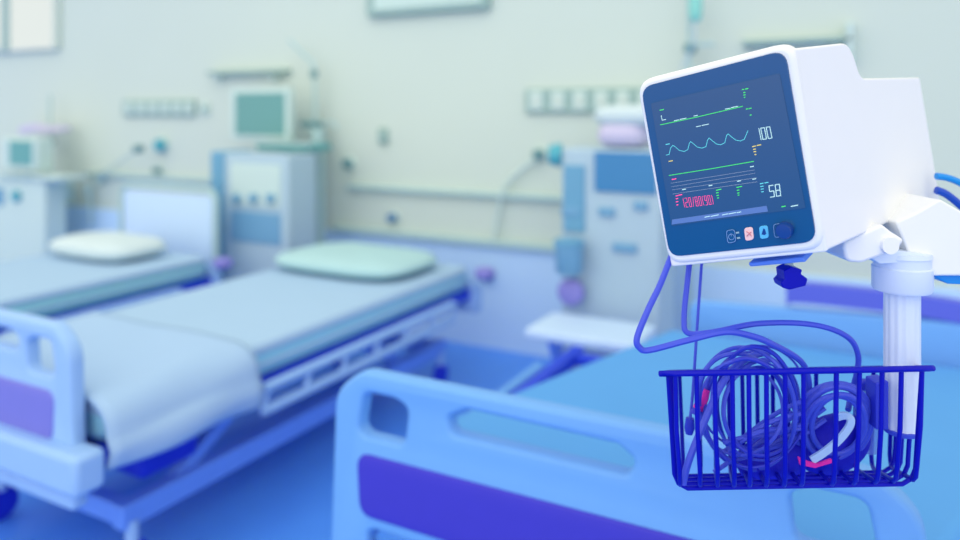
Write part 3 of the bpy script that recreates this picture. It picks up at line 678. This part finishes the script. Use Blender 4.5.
build('plug', tube(BM(), [cp(690, 418, TB), cp(689.5, 428, TB), cp(689, 434, TB)], [.006, .0075, .005], 12), M['cable2'], t, label='blue plug')
lead('stray_lead', [(770, 352, .03), (752, 356, .01), (735, 367, -.02), (722, 384, -.04), (712, 404, -.055), (701, 430, -.065), (692, 452, -.07), (686, 470, -.07), (683, 484, -.07)], .005, M['cable'], 'thick lead sweeping down across the left front of the basket')
# coil of leads
coil = []
rnd = random.Random(3)
for k in range(10):
    cx, cy = 752 + rnd.uniform(-12, 12), 412 + rnd.uniform(-8, 8); rx, ry = rnd.uniform(34, 54), rnd.uniform(42, 62); rot = rnd.uniform(-.5, .3); pts = []
    for a in range(12):
        q = 2 * math.pi * a / 12; X, Y = rx * math.cos(q), ry * math.sin(q)
        px = cx + X * math.cos(rot) - Y * math.sin(rot); py = min(479, cy + X * math.sin(rot) + Y * math.cos(rot))
        pts.append(cp(px, py, TB + .0 + .05 * math.sin(q + k) + rnd.uniform(-.012, .012)))
    build('coiled_lead', tube(BM(), smoothpts(pts, 4, True), rnd.choice([.0018, .0025, .0032]), 7, closed=True), M['cable'] if k % 3 else M['cable2'], None, 'blue lead coiled among others on the left side of the basket', 'cable', 'coiled leads in the basket')
for k in range(9):
    x0, y0 = 735 + rnd.uniform(-25, 5), 450 + k * 2 - rnd.uniform(0, 12); L = 70 + rnd.uniform(-10, 20)
    pts = [cp(x0 + L * f, y0 - L * .45 * f + 9 * math.sin(f * 3.1 + k), TB - .02 + .02 * math.sin(k + f * 2)) for f in (0, .2, .4, .6, .8, 1)]
    build('bundled_lead', tube(BM(), smoothpts(pts, 4), .0032, 7), M['cable'], None, 'blue lead in the slanting bundle across the middle of the basket', 'cable', 'bundled leads in the basket')
for k in range(6):
    cx, cy = 836 + rnd.uniform(-4, 4), 424 + rnd.uniform(-4, 4); rx, ry = 26 + k * 2.2, 30 + k * 2.2; pts = []
    for a in range(12):
        q = 2 * math.pi * a / 12; X, Y = rx * math.cos(q), ry * math.sin(q); rot = .45
        pts.append(cp(cx + X * math.cos(rot) - Y * math.sin(rot), cy + X * math.sin(rot) + Y * math.cos(rot), TB - .015 + .004 * k + .02 * math.sin(q)))
    build('hose_coil', tube(BM(), smoothpts(pts, 4, True), .0042, 8, closed=True), M['cable'], None, 'blue air hose wound around the navy pressure cuff', 'hose', 'air hose loops around the cuff')
t = thing('pressure_cuff', 'navy rolled blood pressure cuff with a pale loop lying in the right of the basket', 'cuff', cp(832, 480, TB))
b = BM(); bmesh.ops.create_uvsphere(b, u_segments=30, v_segments=18, radius=1)
c = cp(833, 444, TB + .03); ex = (RT * .9 + UP * .45).normalized(); ez = FW.cross(ex).normalized()
for q in b.verts:
    p = q.co; q.co = c + ex * (p.x * 43 * SB) + FW * (p.y * .03) + ez * (p.z * 31 * SB)
build('rolled_cuff', b, M['navydeep'], t)
b = BM(); bmesh.ops.create_uvsphere(b, u_segments=30, v_segments=18, radius=1)
c = cp(775, 458, TB + .035)
for q in b.verts:
    p = q.co; q.co = c + RT * (p.x * 42 * SB) + FW * (p.y * .03) + UP * (p.z * 25 * SB + p.x * 8 * SB)
build('cuff_tail', b, M['navydeep'], t)
P = smoothpts([cp(x, y, TB + d) for x, y, d in ((812, 461, -.03), (826, 452, -.03), (840, 440, -.03), (850, 427, -.03), (851, 419, -.03), (845, 416, -.025), (837, 418, -.02))], 5)
b = BM(); Rg = []
for i, p in enumerate(P):
    a = P[max(0, i - 1)]; c = P[min(len(P) - 1, i + 1)]; d = (c - a).normalized(); s = d.cross(FW).normalized() * .0052
    Rg.append([b.verts.new(p + s), b.verts.new(p - s), b.verts.new(p - s + FW * .004), b.verts.new(p + s + FW * .004)])
for i in range(len(Rg) - 1):
    for k in range(4): b.faces.new([Rg[i][k], Rg[i][(k + 1) % 4], Rg[i + 1][(k + 1) % 4], Rg[i + 1][k]])
b.faces.new(Rg[0]); b.faces.new(Rg[-1])
build('loop_strap', b, M['strap'], t, label='pale loop strap')
b = BM(); slab(b, [cp(x, y, TB - .032) for x, y in fillet([(798, 457), (809, 462), (818, 464), (832, 459), (832, 463), (815, 468), (800, 465)], 1)], FW * .004); build('tag', b, M['magenta'], t, label='magenta tag')
t = thing('lead_connector', 'magenta lead connector at the left side of the basket', 'connector', cp(701, 405, TB - .02))
b = BM(); tube(b, [cp(698, 409, TB - .02), cp(703, 398, TB - .02), cp(706, 390, TB - .02)], [.0075, .008, .006], 12); build('plug_body', b, M['magenta'], t)
build('strain_relief', tube(BM(), [cp(696, 414, TB - .02), cp(698, 409, TB - .02)], [.009, .007], 12), M['cable2'], t)
build('wire', tube(BM(), smoothpts([cp(x, y, TB - .015) for x, y in ((706, 391), (708, 380), (714, 370), (722, 366))], 4), .0025, 8), M['cable'], t)
t = thing('clear_bottle', 'clear small bottle standing at the right of the cuff in the basket', 'bottle', cp(867, 450, TB + .04))
q = cp(867, 450, TB + .04); k = SB
build('body', lathe(BM(), [(12 * k, 0), (13 * k, .004), (13 * k, 60 * k), (8 * k, 68 * k)], q, seg=24), M['clear'], t)
build('cap', lathe(BM(), [(8 * k, 68 * k), (8 * k, 76 * k), (6 * k, 78 * k)], q, seg=20), M['cable2'], t)
lead('power_cable', [(936, 176, .1), (948, 178, .1), (962, 184, .1), (985, 200, .1), (1000, 230, .1)], .0055, M['sky'], 'bright sky blue cable curving out from the back of the monitor')
lead('power_cable', [(936, 190, .1), (946, 194, .1), (960, 205, .1), (980, 224, .1), (996, 250, .1)], .0062, M['royal'], 'darker royal blue cable under the sky blue one at the right edge')

# ------------------------------------------------------------------ light
wd = bpy.data.worlds.new('world'); sc.world = wd; wd.use_nodes = True; nt = wd.node_tree
bg = nt.nodes['Background']; tc = nt.nodes.new('ShaderNodeTexCoord'); sx = nt.nodes.new('ShaderNodeSeparateXYZ'); cr = nt.nodes.new('ShaderNodeValToRGB'); mr = nt.nodes.new('ShaderNodeMapRange')
nt.links.new(tc.outputs['Generated'], sx.inputs[0]); nt.links.new(sx.outputs['Z'], mr.inputs['Value']); mr.inputs['From Min'].default_value = -1; mr.inputs['From Max'].default_value = 1
nt.links.new(mr.outputs[0], cr.inputs[0]); nt.links.new(cr.outputs[0], bg.inputs[0])
e = cr.color_ramp.elements
e[0].position = .32; e[0].color = (.06, .28, .95, 1); e[1].position = .45; e[1].color = (.93, .90, .83, 1)
bg.inputs[1].default_value = 1.25
la = bpy.data.lights.new('overhead_fill', 'AREA'); la.energy = 20; la.size = 3; la.color = (.95, 1, .98)  # added overhead area fill for soft shading, no lamp fitting above
lo = bpy.data.objects.new('overhead_fill', la); COL.objects.link(lo); lo.location = (-2.5, 1.5, 4.2)

sl = bpy.data.lights.new('pane_and_fill_light', 'SUN'); sl.energy = 1.0; sl.angle = math.radians(75); sl.color = (.98, 1, 1)  # added soft fill from behind the camera, brightens the wall and bed fronts
so = bpy.data.objects.new('pane_and_fill_light', sl); COL.objects.link(so)
so.rotation_euler = V((-.1, .85, -.5)).to_track_quat('-Z', 'Y').to_euler(); so.location = (1, -4, 4)
